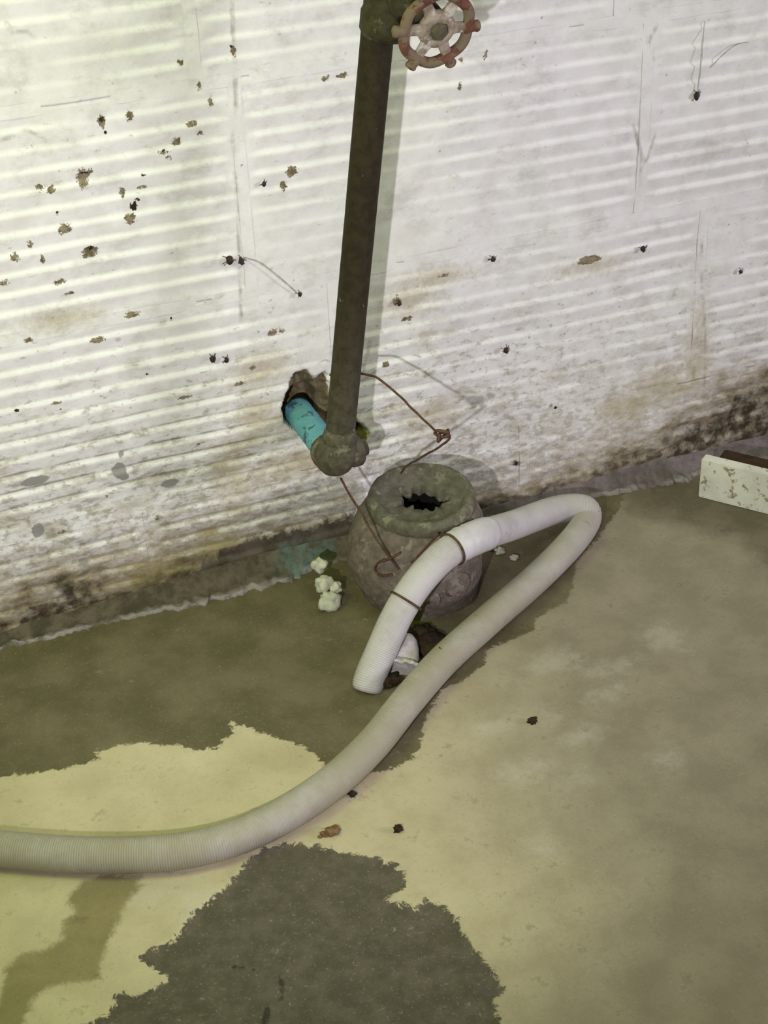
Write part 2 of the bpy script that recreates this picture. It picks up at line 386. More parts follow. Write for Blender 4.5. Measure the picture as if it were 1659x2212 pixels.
def mortar_strip(x0, x1, z0, z1):
    n = int(max(x1 - x0, z1 - z0) / .003); horiz = (x1 - x0) > (z1 - z0); K = 4
    t = np.linspace(0, 1, n + 1)
    if horiz: X, Z = np.meshgrid(x0 + (x1 - x0) * t, np.linspace(z0, z1, K + 1))
    else: X, Z = np.meshgrid(np.linspace(x0, x1, K + 1), z0 + (z1 - z0) * t)
    Y = relief(X, Z) - .0002 + vnoise(X, Z, 60, 12) * .0006
    Y = Y + np.clip(-sdf_poly(X, Z, HOLE) / .003, 0, 1) * .05
    r, c = X.shape; V = np.stack([X, Y, Z], -1).reshape(-1, 3).tolist()
    Fc = [(j * c + i, j * c + i + 1, (j + 1) * c + i + 1, (j + 1) * c + i) for j in range(r - 1) for i in range(c - 1)]
    o = mesh_obj('mortar_joint', V, Fc, M_WALL, wall); wall_attrs(o.data, X.ravel(), Z.ravel(), np.zeros(X.size))
for i, (z0, z1, j, first) in enumerate(COURSES[:5]):
    mortar_strip(-1.3, 1.3, z1 - .0055, z1 + .0055)
for (z0, z1, j, first) in COURSES[:5]:
    for k in range(-3, 4):
        x = j + k * .396
        if -1.3 < x < 1.3: mortar_strip(x - .0055, x + .0055, z0, z1)

# ------------------------------------------------------------------ floor
def floor_material():
    n = NT('stained_concrete', 0.85, 0.3)
    big = n.noise(5, 4, 0.6); mid = n.noise(24, 6, 0.65); fine = n.noise(150, 5, 0.7)
    dry = n.mix(n.ramp(mid, 0.33, 0.68), lin(200, 189, 156), lin(184, 172, 140))
    gz = n.attr('gray_zone')
    dry = n.mix(n.math('MULTIPLY', gz, 0.85), dry, n.mix(n.ramp(mid, 0.36, 0.64), lin(140, 131, 114), lin(126, 117, 101)))
    pale = n.math('ADD', n.attr('pale'), n.math('MULTIPLY', n.math('SUBTRACT', n.noise(55, 6, 0.7), 0.5), 0.07))
    dry = n.mix(n.math('MULTIPLY', n.ramp(pale, 0.016, -0.016), 0.36), dry, lin(196, 188, 176))
    dry = n.mix(n.math('MULTIPLY', n.ramp(n.noise(70, 5, 0.75), 0.58, 0.72), 0.35), dry, lin(140, 126, 94))
    rag = n.math('MULTIPLY', n.math('SUBTRACT', n.noise(110, 7, 0.78, distort=0.8), 0.5), 0.026)
    w1 = n.math('ADD', n.attr('wet'), rag)
    wetc = n.mix(n.ramp(n.noise(16, 5, 0.6), 0.36, 0.66), lin(92, 86, 60), lin(112, 104, 78))
    wetc = n.mix(n.math('MULTIPLY', n.ramp(fine, 0.5, 0.75), 0.25), wetc, lin(130, 122, 96))
    m1 = n.ramp(w1, 0.0012, -0.0012)
    c = n.mix(m1, dry, wetc)
    w2 = n.math('ADD', n.attr('scaled'), rag)
    pit = n.mix(n.ramp(n.noise(60, 6, 0.7), 0.38, 0.66), lin(84, 79, 65), lin(100, 93, 80))
    pit = n.mix(n.math('MULTIPLY', n.ramp(n.noise(130, 5, 0.8), 0.60, 0.72), n.attr('rough_zone')), pit, lin(150, 140, 124))
    m2 = n.ramp(w2, 0.001, -0.001)
    c = n.mix(m2, c, pit)
    w3 = n.math('ADD', n.attr('damp'), n.math('MULTIPLY', rag, 0.7))
    m3 = n.ramp(w3, 0.004, -0.004)
    c = n.mix(n.math('MULTIPLY', m3, 0.85), c, n.mix(n.ramp(mid, 0.4, 0.65), lin(122, 112, 74), lin(138, 126, 86)))
    w4 = n.math('ADD', n.attr('dark_floor'), n.math('MULTIPLY', n.math('SUBTRACT', n.noise(40, 5, 0.7), 0.5), 0.04))
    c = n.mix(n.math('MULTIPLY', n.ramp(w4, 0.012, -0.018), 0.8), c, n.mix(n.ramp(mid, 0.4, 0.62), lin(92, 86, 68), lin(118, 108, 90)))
    cr = n.math('ADD', n.attr('floor_crack'), n.math('MULTIPLY', n.math('SUBTRACT', n.noise(120, 4, 0.7), 0.5), 0.006))
    c = n.mix(n.ramp(cr, 0.0008, -0.0008, 0, 0.85), c, lin(52, 48, 36))
    grain = n.noise(420, 4, 0.7); speck = n.noise(48, 8, 0.78)
    c = n.mix(n.ramp(grain, 0.42, 0.30, 0, 0.22), c, lin(70, 62, 44))
    c = n.mix(n.ramp(grain, 0.58, 0.72, 0, 0.22), c, lin(214, 206, 186))
    c = n.mix(n.ramp(speck, 0.46, 0.32, 0, 0.40), c, lin(96, 86, 64))
    c = n.mix(n.ramp(speck, 0.60, 0.72, 0, 0.30), c, lin(196, 188, 170))
    h = n.math('ADD', n.math('MULTIPLY', fine, 0.5), n.math('MULTIPLY', n.noise(60, 6, 0.7), 0.5))
    n.bump(h, 0.30, 0.0015)
    return n.out(c, n.ramp(m1, 0, 1, 0.88, 0.62))
M_FLOOR = floor_material()
def axis_pts(lo, a, b, hi, fine, coarse):
    return np.concatenate([np.arange(lo, a, coarse), np.arange(a, b, fine), np.arange(b, hi + 1e-6, coarse)])
fx = axis_pts(-1.6, -.56, .56, 1.5, .003, .05); fy = axis_pts(-2.2, -.72, .06, .0601, .003, .05)
X, Y = np.meshgrid(fx, fy); r, c = X.shape
WET = floor_poly([(-300, 1450), (-60, 1370), (480, 1250), (900, 1120), (1330, 1005), (1352, 1060), (1335, 1105), (1300, 1150), (1245, 1215), (1238, 1262), (1222, 1300),
                  (1165, 1330), (1150, 1362), (1100, 1385), (1050, 1405), (1045, 1435), (1005, 1468), (950, 1495), (922, 1550), (908, 1600), (890, 1640), (840, 1662), (760, 1672),
                  (700, 1655), (680, 1632), (650, 1608), (600, 1596), (545, 1574), (497, 1562), (502, 1585), (484, 1598), (472, 1616), (430, 1622), (380, 1612), (300, 1606),
                  (250, 1612), (210, 1622), (216, 1640), (150, 1658), (80, 1668), (0, 1676), (-120, 1700), (-400, 1720)])
SCALED = floor_poly([(534, 1862), (560, 1834), (620, 1820), (690, 1826), (740, 1840), (800, 1850), (850, 1866), (876, 1890), (866, 1920), (828, 1945), (870, 1952), (896, 1962),
                     (920, 1944), (960, 1960), (990, 1986), (1012, 2030), (1042, 2072), (1072, 2104), (1086, 2140), (1062, 2160), (1082, 2212), (1100, 2400), (60, 2400), (150, 2225),
                     (232, 2196), (250, 2172), (240, 2150), (330, 2142), (366, 2112), (342, 2100), (312, 2080), (296, 2064), (340, 2045), (380, 2030), (402, 1990), (422, 1962), (470, 1930), (500, 1900)])
DAMP = floor_poly([(172, 1905), (230, 1888), (305, 1890), (300, 1915), (276, 1945), (258, 1985), (232, 2040), (216, 2085), (214, 2115), (150, 2122), (110, 2132), (70, 2160), (40, 2240), (-60, 2300),
                   (0, 2160), (14, 2092), (46, 2062), (100, 2050), (132, 2030), (138, 1990), (165, 1972), (145, 1950)])
DARK_FLOOR = floor_poly([(1335, 1030), (1510, 980), (1900, 950), (1900, 1420), (1700, 1290), (1640, 1215), (1595, 1165), (1520, 1150), (1430, 1125), (1345, 1110)])  # floor zone of darker tone around the foot of the board
def fblobs(L): return [(fp(u, v).x, fp(u, v).y, rr / 2450.0, sx, sy) for (u, v, rr, sx, sy) in L]
PALE = fblobs([(1200, 1430, 34, 1.6, .8), (1330, 1440, 22, 2, .7), (1430, 1380, 40, .9, 1.1), (1260, 1590, 22, 1.4, .8), (1180, 1550, 20, 1, 1), (1060, 1570, 26, 1.4, .7), (1450, 1640, 26, 1, 1),
               (1240, 1680, 20, 1, 1), (1120, 1670, 30, 1.4, .8), (1170, 1830, 18, 1, 1), (1300, 1500, 20, 1.5, .7), (420, 1960, 40, .8, 1.6), (330, 1930, 34, 1.4, .8)])
Z = relief(X, Y) * .35 + vnoise(X, Y, 50, 21) * .0003
scaled = sdf_poly(X, Y, SCALED)
Z -= np.clip(-scaled / .004, 0, 1) * .0016
V = np.stack([X, Y, Z], -1).reshape(-1, 3)
Fc = [(j * c + i, j * c + i + 1, (j + 1) * c + i + 1, (j + 1) * c + i) for j in range(r - 1) for i in range(c - 1)]
floor = mesh_obj('floor', V.tolist(), Fc, M_FLOOR)
tag(floor, 'bare concrete basement floor with dark damp stains and scaled patch', kind='structure')
fx_, fy_ = V[:, 0], V[:, 1]
set_attr(floor.data, 'wet', sdf_poly(fx_, fy_, WET)); set_attr(floor.data, 'scaled', scaled.ravel())
set_attr(floor.data, 'damp', sdf_poly(fx_, fy_, DAMP)); set_attr(floor.data, 'dark_floor', sdf_poly(fx_, fy_, DARK_FLOOR))
set_attr(floor.data, 'pale', sdf_blobs(fx_, fy_, PALE))
ga = np.array([tuple(fp(640, 1650))[:2], tuple(fp(1250, 1560))[:2]]); gd = ga[1] - ga[0]; gd2 = gd / (gd @ gd)
t = (fx_ - ga[0][0]) * gd2[0] + (fy_ - ga[0][1]) * gd2[1] + .25 * vnoise(fx_, fy_, 8, 31)
set_attr(floor.data, 'gray_zone', np.clip(t, 0, 1))
rz = np.clip((fp(600, 1960).y - fy_) / .06, 0, 1); set_attr(floor.data, 'rough_zone', rz)
def seg_sdf(x, y, P, w):
    d = np.full(x.shape, 1.0)
    for (ax, ay), (bx, by) in zip(P[:-1], P[1:]):
        ex, ey = bx - ax, by - ay; tt = np.clip(((x - ax) * ex + (y - ay) * ey) / (ex * ex + ey * ey), 0, 1)
        d = np.minimum(d, np.hypot(x - ax - tt * ex, y - ay - tt * ey))
    return d - w
cr = np.minimum(seg_sdf(fx_, fy_, floor_poly([(605, 2105), (612, 2150), (606, 2160)]), .0012), seg_sdf(fx_, fy_, floor_poly([(578, 2178), (568, 2230)]), .002))
cr = np.minimum(cr, seg_sdf(fx_, fy_, floor_poly([(500, 2085), (540, 2090), (560, 2100)]), .001))
set_attr(floor.data, 'floor_crack', cr)

# mortar fillet running along the foot of the wall
def fillet(pts, mat, name):
    """pts: (x, reach from wall, height) along the wall"""
    P = spline(pts, 40); V = []; n = 11; lip = []
    for (x, reach, hgt) in P:
        for k in range(n):
            t_ = k / (n - 1)
            yy = -reach * (1 - t_) * (1 - .35 * t_) * (1 + .30 * noise.noise(Vector((x * 60, t_ * 3, 1))) + .2 * noise.noise(Vector((x * 190, t_ * 5, 8))))
            zz = hgt * (t_ ** 1.5) + .0035 * math.exp(-((t_ - .12) / .1) ** 2) * (.6 + noise.noise(Vector((x * 110, t_ * 4, 5)))) + .002 * noise.noise(Vector((x * 150, t_ * 7, 2)))
            V.append((x, yy if k < n - 1 else .006, zz if k > 0 else -.003)); lip.append(max(0.0, 1 - abs(t_ - .12) / .16))
    Fc = [(i * n + k, (i + 1) * n + k, (i + 1) * n + k + 1, i * n + k + 1) for i in range(len(P) - 1) for k in range(n - 1)]
    o = mesh_obj(name, V, Fc, mat); set_attr(o.data, 'lip', np.array(lip)); return attach(o, wall)
def fillet_material(name, c1, c2):
    n = NT(name, .92, .2)
    c = n.mix(n.ramp(n.noise(60, 6, .7), .36, .64), c1, c2)
    x, y, z = n.xyz()
    tn = n.math('ADD', n.math('ABSOLUTE', n.math('SUBTRACT', x, wp(655, 1225).x)), n.math('MULTIPLY', n.noise(70, 5, .7), .05))
    c = n.mix(n.math('MULTIPLY', n.ramp(tn, .066, .034), n.ramp(n.noise(95, 6, .75), .36, .62, .1, .75)), c, lin(104, 130, 122))
    c = n.mix(n.math('MULTIPLY', n.attr('lip'), n.ramp(n.noise(50, 5, .65, stretch=(.5, 1, 1)), .40, .54, .15, 1)), c, lin(160, 152, 152))
    n.bump(n.noise(150, 6, .7), .5, .0015)
    return n.out(c)
M_FIL = fillet_material('damp_mortar', lin(74, 68, 55), lin(104, 95, 80)); M_FIL2 = fillet_material('gray_mortar', lin(104, 95, 93), lin(128, 118, 118))
fillet([(-1.4, .02, .012), (-.8, .018, .012), (-.45, .018, .008), (-.36, .022, .010), (-.28, .022, .014), (-.2, .030, .020), (-.13, .030, .026), (-.08, .02, .024), (0, .012, .015), (.1, .01, .01)], M_FIL, 'mortar_fillet')
fillet([(.1, .01, .012), (.2, .012, .014), (.27, .022, .020), (.33, .028, .018), (.40, .028, .014), (.8, .02, .012), (1.4, .02, .012)], M_FIL2, 'mortar_fillet')

# ------------------------------------------------------------------ materials of the things
def iron_material():
    n = NT('dark_iron', .78, .25)
    x, y, z = n.xyz()
    c = n.mix(n.ramp(n.noise(120, 6, .7), .36, .64), lin(50, 42, 23), lin(37, 30, 15))
    dust = n.math('MULTIPLY', n.ramp(z, .36, .15), n.ramp(n.noise(90, 6, .75), .30, .62, .2, .85))
    c = n.mix(dust, c, lin(88, 84, 68))
    c = n.mix(n.math('MULTIPLY', n.ramp(n.noise(85, 4, .6), .69, .74), .8), c, lin(126, 122, 106))
    n.bump(n.noise(240, 5, .7), .4, .0006)
    return n.out(c)
M_IRON = iron_material()
M_IRON2 = mottled('weathered_iron', lin(92, 88, 70), lin(70, 66, 50), 150, .85, .6, .0008, lin(112, 108, 90), 70)
M_VALVE = mottled('valve_brass_dirty', lin(60, 55, 32), lin(43, 39, 20), 120, .75, .5, .0006, lin(82, 77, 52), 80, t3=.58)
M_TEAL = mottled('verdigris', lin(92, 156, 170), lin(112, 168, 182), 60, .8, .4, .0005, lin(62, 104, 108), 62)
M_RED = mottled('worn_red_paint', lin(108, 70, 57), lin(86, 54, 44), 150, .85, .5, .0006, lin(114, 100, 80), 50, t3=.47)
M_WHEEL = mottled('bare_wheel_metal', lin(158, 148, 132), lin(122, 104, 88), 130, .6, .6, .0006, lin(184, 178, 166), 60)
M_NUT = mottled('dull_nut', lin(92, 88, 68), lin(74, 70, 52), 150, .6, .4, .0005)
M_HUB = mottled('clay_hub', lin(118, 108, 97), lin(94, 85, 75), 110, .9, .8, .0015, lin(134, 124, 112), 60)
M_HUBTOP = mottled('mossy_mortar', lin(110, 106, 90), lin(88, 85, 68), 120, .92, .9, .0018, lin(130, 127, 108), 70)
M_THROAT_DARK = mottled('drain_dark', lin(14, 13, 10), lin(8, 8, 6), 100, .95, .2)  # near-black throat colour: dark sludge, with a deep hole's shade painted in
M_HOSE = None
def hose_material():
    n = NT('ribbed_white_plastic', 0.6, 0.35)
    c = n.mix(n.ramp(n.noise(30, 5, 0.65), 0.35, 0.7), lin(200, 196, 196), lin(180, 175, 171))
    c = n.mix(n.math('MULTIPLY', n.attr('grime'), n.ramp(n.noise(26, 5, 0.65), 0.25, 0.6, 0.5, 1)), c, lin(160, 154, 134))
    c = n.mix(n.math('MULTIPLY', n.ramp(n.noise(48, 5, 0.7), 0.62, 0.74), 0.6), c, lin(130, 120, 100))
    c = n.mix(n.math('MULTIPLY', n.attr('valley'), 0.30), c, lin(112, 104, 90))
    return n.out(c)
M_HOSE = hose_material()
M_TAPE = mottled('white_tape', lin(206, 203, 204), lin(194, 190, 190), 40, .45, .3, .0006)
M_RUST = mottled('rusty_wire', lin(96, 70, 54), lin(66, 46, 36), 200, .8, .5, .0004)
M_CRUMB = mottled('pale_mortar_crumb', lin(206, 204, 180), lin(176, 180, 158), 160, .95, .9, .001)
M_DIRT = mottled('dirt', lin(62, 48, 28), lin(34, 26, 16), 200, .95, .8, .001)
M_HUSK = mottled('insect_husk', lin(66, 50, 40), lin(36, 28, 24), 400, .7, .5, .0004)
M_WEB = mottled('dusty_web', lin(184, 180, 174), lin(150, 144, 136), 200, .9, .2)
M_BOARD = mottled('white_board_paint', lin(228, 225, 216), lin(212, 208, 198), 30, .7, .2, .0005, lin(150, 138, 110), 85)
M_WOOD = mottled('dark_wood', lin(64, 46, 24), lin(44, 30, 14), 60, .8, .5, .001)
M_PLUG = mottled('white_plug', lin(206, 202, 196), lin(178, 172, 164), 90, .6, .5, .0008)

# ------------------------------------------------------------------ riser pipe with valve
D = -.09
pt = wp(815, 75, D); pb = wp(741, 870, D); ax = (pt - pb).normalized()
pel = pb + ax * ((.1610 - pb.z) / ax.z)          # centre of the elbow
RP = .0133
wpipe = empty('water_pipe', (pel.x, pel.y, pel.z))
tag(wpipe, 'dark iron water riser pipe leaving the wall hole, with gate valve on top', 'pipe')
top = pel + ax * .75
o = tube('riser', [pel + ax * (.02 + .73 * i / 60) for i in range(61)], RP, M_IRON, segs=32, jitter=.012); attach(o, wpipe)
# paint flecks on the riser
# elbow: bent body with two collars
path = []
rb = .013
inw = Vector((0, 1, 0))
for i in range(15):
    a = i / 14 * math.pi / 2
    path.append(pel + ax * (rb * (1 - math.sin(a)) ) + inw * (rb * (1 - math.cos(a))))
path = [pel + ax * (rb + .012)] + path + [pel + inw * (rb + .016)]
o = tube('elbow', path, [.0146] + [.0166] * 15 + [.0160], M_IRON2, segs=28, jitter=.05); attach(o, wpipe)
o = lathe('collar', [(.0140, 0), (.0168, .002), (.0174, .005), (.0168, .009), (.0140, .011)], pel + inw * (rb + .004), inw, M_IRON2); attach(o, wpipe)
o = lathe('collar', [(.0138, 0), (.0152, .002), (.0156, .006), (.0148, .011), (.0135, .014)], pel + ax * (rb + .008), ax, M_IRON2); attach(o, wpipe)
o = lathe('side_plug', [(.0130, 0), (.0150, .006), (.0152, .013), (.0130, .0155), (.0085, .0160), (.0080, .0215), (.0015, .0220)], pel + ax * .006 + Vector((.008, .004, 0)), Vector((1, .15, 0)), M_IRON2, segs=28); attach(o, wpipe)
o = tube('nipple', [pel + inw * (rb + .010 + .09 * i / 20) for i in range(21)], .0136, M_TEAL, segs=28, jitter=.03); attach(o, wpipe)
o.data.name = 'nipple'; o['label'] = 'turquoise corroded pipe nipple entering the wall'
# valve
zc = pt + ax * .000
vb = pt + Vector((.004, -.007, 0))
def hexr(p, r, h, a): return p
body = lathe('valve_body', [(.0145, -.003), (.0185, .0), (.0212, .005), (.0212, .019), (.0190, .024), (.0205, .032), (.0235, .045), (.0225, .058), (.019, .066), (.0212, .070), (.0212, .086), (.0185, .091), (.0145, .093)],
             vb, ax, M_VALVE, segs=32); attach(body, wpipe)
wc = wp(943, 62, -.150)
vc = vb + ax * .045
wd = (wc - vc).length; bdir = (wc - vc).normalized(); wdir = (bdir + (Vector(CAM) - wc).normalized() * .55).normalized()
bon = lathe('bonnet', [(.017, 0), (.017, .022), (.0185, .024), (.0185, .034), (.013, .037), (.011, wd - .022), (.0125, wd - .021), (.0125, wd - .011), (.0085, wd - .010), (.005, wd - .008), (.005, wd + .004)],
            vc, bdir, M_VALVE, segs=28)
bon.parent = body
hw = lathe('handwheel', [(.0040, -.004), (.0125, -.004), (.0150, -.002), (.0150, .0015), (.0125, .0035), (.0065, .0045), (.0065, .002), (.003, .002)], wc, wdir, M_WHEEL, segs=36)
attach(hw, wpipe); hw['label'] = 'worn red and bare metal lobed handwheel'
uu = Vector(RGT) - wdir * wdir.dot(Vector(RGT)); uu.normalize(); vv = wdir.cross(uu)
if vv.dot(Vector(DWN)) < 0: vv = -vv
RW = .0272
ring = [wc + (uu * math.cos(2 * math.pi * k / 72) + vv * math.sin(2 * math.pi * k / 72)) * RW * (1 - .025 * math.cos(6 * (2 * math.pi * k / 72 - .14))) for k in range(73)]
rim = tube('rim', ring, .0043, M_RED, hw, segs=14, cap=False)
for k in range(6):
    a = .14 + k * math.pi / 3; dd = uu * math.cos(a) + vv * math.sin(a)
    lob = lathe('lobe', [(.0052, 0), (.0044, .004), (.0042, .0062), (.0048, .0080), (.0040, .0096), (.0018, .0102)], wc + dd * (RW - .001), dd, M_RED, hw, segs=14)
    tt = wdir.cross(dd); V = []
    for (rr, hwid, th) in ((.010, .0062, .0026), (.0165, .0044, .0022), (.0225, .0040, .0022), (RW, .0056, .0028)):
        for s1, s2 in ((-1, -1), (1, -1), (1, 1), (-1, 1)): V.append(wc + dd * rr + tt * (hwid * s1) + wdir * (th * s2))
    Fc = [(0, 3, 2, 1), (12, 13, 14, 15)] + [(i * 4 + j, i * 4 + (j + 1) % 4, i * 4 + 4 + (j + 1) % 4, i * 4 + 4 + j) for i in range(3) for j in range(4)]
    so = mesh_obj('spoke', V, Fc, M_WHEEL, hw, smooth=False)
    bv = so.modifiers.new('bevel', 'BEVEL'); bv.width = .0014; bv.segments = 2
nut = lathe('hub_nut', [(.0030, .001), (.0074, .001), (.0074, .0060), (.0064, .0075), (.002, .0080)], wc, wdir, M_NUT, hw, segs=6)
nut.data.polygons.foreach_set('use_smooth', [False] * len(nut.data.polygons))

# ------------------------------------------------------------------ drain hub
hb = Vector((.006, -.086, 0)); tocam = Vector((-.38, -.93, 0)).normalized()
hax = (Vector((0, 0, 1)) + tocam * .10).normalized()
hub = empty('drain_hub', hb); tag(hub, 'bulbous brown clay drain hub with ragged black mouth against the wall', 'drain')
def hub_wob(p, r, h, a):
    q = Vector((math.cos(a) * 2.2, math.sin(a) * 2.2, h * 28))
    k = 1 + .035 * noise.noise(q) + .02 * noise.noise(q * 2.7)
    c = hb + hax * h
    # belly leans a little to the wall-side left
    return c + (p - c) * k + Vector((-.0085, 0, 0)) * math.exp(-((h - .045) / .04) ** 2)
o = lathe('belly', [(.055, -.006), (.059, .004), (.0620, .017), (.0645, .034), (.0655, .050), (.0645, .068), (.0615, .082), (.0565, .092), (.0500, .098), (.0440, .100)], hb, hax, M_HUB, segs=56, wob=hub_wob)
def open_ends(o):
    bm = bmesh.new(); bm.from_mesh(o.data)
    bmesh.ops.delete(bm, geom=[f for f in bm.faces if len(f.verts) > 4], context='FACES_ONLY'); bm.to_mesh(o.data); bm.free()
open_ends(o); attach(o, hub)
def rim_wob(p, r, h, a):
    q = Vector((math.cos(a) * 2.5, math.sin(a) * 2.5, r * 60))
    c = hb + hax * h; v = (p - c) * (1 + .02 * noise.noise(q))
    t_ = min(1, max(0, (.034 - r) / .012))
    if t_ > 0:          # ragged throat, wider across than deep, set back towards the wall
        k = 1 + t_ * (.42 * noise.noise(Vector((math.cos(a) * 1.7, math.sin(a) * 1.7, 3))) + .30 * noise.noise(Vector((math.cos(a) * 5, math.sin(a) * 5, 1))))
        v = v * k - tocam * v.dot(tocam) * .22 * t_ - tocam * .007 * t_
    return c + v + Vector((0, 0, .0016 * noise.noise(q * 1.7) * (1 if r > .02 else .4)))
o = lathe('rim', [(.044, .095), (.0490, .0965), (.0508, .0995), (.0515, .106), (.0500, .1105), (.0455, .1120), (.0415, .1105), (.0375, .1065), (.0330, .1040), (.0270, .1030), (.0222, .1018), (.0205, .0990), (.0202, .0930)], hb, hax, M_HUBTOP, segs=72, wob=rim_wob)
open_ends(o); attach(o, hub)
o = lathe('throat', [(.0002, .020), (.030, .020), (.032, .040), (.032, .0945), (.0285, .0965), (.026, .0945), (.026, .042), (.0002, .040)], hb - tocam * .007, hax, M_THROAT_DARK, segs=32); attach(o, hub)
def boss(c, r, up=None):
    nrm = (c - (hb + Vector((0, 0, c.z)))).normalized()
    return attach(lathe('boss', [(r * 1.1, -.006), (r * 1.05, .0005), (r * .92, .0025), (r * .80, .0022), (r * .68, .0030), (r * .3, .0040), (.0006, .0042)], c, nrm, M_HUB, segs=20), hub)
def on_hub(u, v):           # first hit of the sight line with the belly (cylinder approximation)
    d = Vector(ray(u, v)); c0 = Vector(CAM); R = .0640
    a = d.x ** 2 + d.y ** 2; ox, oy = c0.x - (hb.x - .009), c0.y - (hb.y - .005); b = 2 * (ox * d.x + oy * d.y); cc = ox * ox + oy * oy - R * R
    disc = b * b - 4 * a * cc
    return c0 + d * ((-b - math.sqrt(max(disc, 0))) / (2 * a))
boss(on_hub(988, 1262), .0125); boss(on_hub(928, 1296), .0095)

# ------------------------------------------------------------------ hose
RH = .0146
HP = [(fp(u, v, z)) for u, v, z in ((-420, 1770, .0146), (-250, 1798, .0146), (-120, 1820, .0146), (0, 1834, .0146), (200, 1847, .0146), (400, 1837, .0146), (560, 1788, .0146), (700, 1704, .0146), (800, 1614, .015),
                                    (880, 1515, .016), (960, 1425, .017), (1060, 1335, .017), (1160, 1248, .016), (1235, 1172, .016))]
HP += [wp(u, v, y) for u, v, y in ((1268, 1122, -.064), (1258, 1098, -.056), (1200, 1102, -.058), (1110, 1134, -.102), (1030, 1160, -.152), (965, 1195, -.169), (905, 1256, -.180), (858, 1330, -.191), (822, 1410, -.204), (800, 1462, -.212))]
HP += [Vector(HP[-1]) + Vector((-.006, -.0055, -.0110))]
hs_pts, hs_t = resample(spline([tuple(p) for p in HP], 24), .00055)
hose = empty('drain_hose', HP[3]); tag(hose, 'ribbed white plastic drain hose snaking over the floor and doubling back', 'hose')
pr = .0019; phase = (hs_t / pr) % 1.0
rad = RH - .00050 * (.5 - .5 * np.cos(phase * 2 * math.pi))
endr = np.clip((hs_t[-1] - hs_t) / .007, 0, 1); rad = rad * (1 - .38 * (1 - np.sqrt(1 - (1 - endr) ** 2)) )
V, Fc = tube_data(hs_pts, rad, 26, True)
ho = mesh_obj('ribbed_tube', V, Fc, M_HOSE); attach(ho, hose)
set_attr(ho.data, 'valley', np.repeat(.5 - .5 * np.cos(phase * 2 * math.pi), 26))
gi = np.clip((.80 - hs_t / hs_t[-1]) / .25, 0, 1); set_attr(ho.data, 'grime', np.repeat(gi, 26))
# smooth tape sleeve over the splice
def near(u, v):
    best = None
    for i, p in enumerate(hs_pts):
        d = p - CAM; zc_ = d @ fwd; e = math.hypot(W / 2 + F * (d @ RGT) / zc_ - u, H / 2 + F * (d @ DWN) / zc_ - v)
        if i > len(hs_pts) * .62 and (best is None or e < best[0]): best = (e, i)
    return best[1]
i0, i1 = sorted((near(975, 1185), near(1052, 1152)))
seg = hs_pts[i0:i1:4]; m = len(seg)
sl = tube('tape_sleeve', seg, [RH + .0009 + .0007 * math.sin(k * .16) + (.0008 if k > m * .75 else 0) - (.0012 if k in (0, m - 1) else 0) for k in range(m)], M_TAPE, segs=28, jitter=.04); attach(sl, hose)
sl['label'] = 'smooth white tape sleeve'

# ------------------------------------------------------------------ wires
def wire(name, pts, r=.0011, n=16, jit=.0006):
    P = spline([tuple(p) for p in pts], n)
    P = [Vector(p) + Vector((noise.noise(Vector(p) * 90), noise.noise(Vector(p) * 90 + Vector((5, 0, 0))), noise.noise(Vector(p) * 90 + Vector((0, 9, 0))))) * jit for p in P]
    return tube(name, P, r, M_RUST, segs=8)
def loop_about(c, axis, r, a0, a1, n=20):
    axis = axis.normalized(); u = axis.orthogonal().normalized(); w = axis.cross(u)
    return [c + (u * math.cos(a0 + (a1 - a0) * k / n) + w * math.sin(a0 + (a1 - a0) * k / n)) * r for k in range(n + 1)]
kn = wp(955, 940, -.165)
ppt = lambda z: pel + ax * ((z - pel.z) / ax.z)
zq = wp(772, 806, D).z
wa = empty('tie_wire', kn); tag(wa, 'rusty tie wire looped from the riser pipe out to a small knot', 'wire')
loop = [ppt(zq) + (Vector((math.cos(a), math.sin(a), .12 * math.sin(a * 2))) * (RP + .0012)) for a in [(-1.2 + .4 * k) for k in range(16)]]
start = wp(776, 806, D)
o = wire('strand', [ppt(zq) + Vector((-.012, .007, .0)), ppt(zq) + Vector((.004, .0142, .001)), wp(778, 806, -.086), wp(812, 815, -.10), wp(855, 848, -.118), wp(900, 892, -.14), wp(935, 926, -.158), wp(945, 933, -.163)]); attach(o, wa)
o = tube('knot', [kn + Vector(v) for v in [(.0055 * math.cos(k * .6), .004 * math.sin(k * .9), .0042 * math.sin(k * .6) + .0004 * k - .004) for k in range(22)]], .0015, M_RUST, segs=8); attach(o, wa)
o = wire('tail', [wp(962, 932, -.165), wp(972, 944, -.163), wp(962, 956, -.158), wp(930, 977, -.135), wp(900, 994, -.115), wp(878, 1006, -.098), wp(866, 1022, -.090)]); attach(o, wa)
wb = empty('tie_wire', wp(730, 1025, D)); tag(wb, 'rusty tie wire running from the pipe elbow down over the drain hub to a twist', 'wire')
def hubpt(u, v, lift=.002):
    p = on_hub(u, v); nrm = Vector((p.x - hb.x, p.y - hb.y, 0)).normalized(); return p + nrm * lift
o = wire('strand', [pel + Vector((.002, -.002, -.0155)), wp(742, 1045, -.092), wp(764, 1082, -.097), wp(782, 1108, -.105), hubpt(800, 1128, .004), hubpt(822, 1165, .004), hubpt(845, 1200, .003), hubpt(862, 1226, .002)]); attach(o, wb)
o = wire('twist', [hubpt(866, 1190, .004), hubpt(848, 1200, .005), hubpt(822, 1212, .004), hubpt(814, 1228, .003), hubpt(826, 1240, .003), hubpt(850, 1238, .003)], .0012); attach(o, wb)
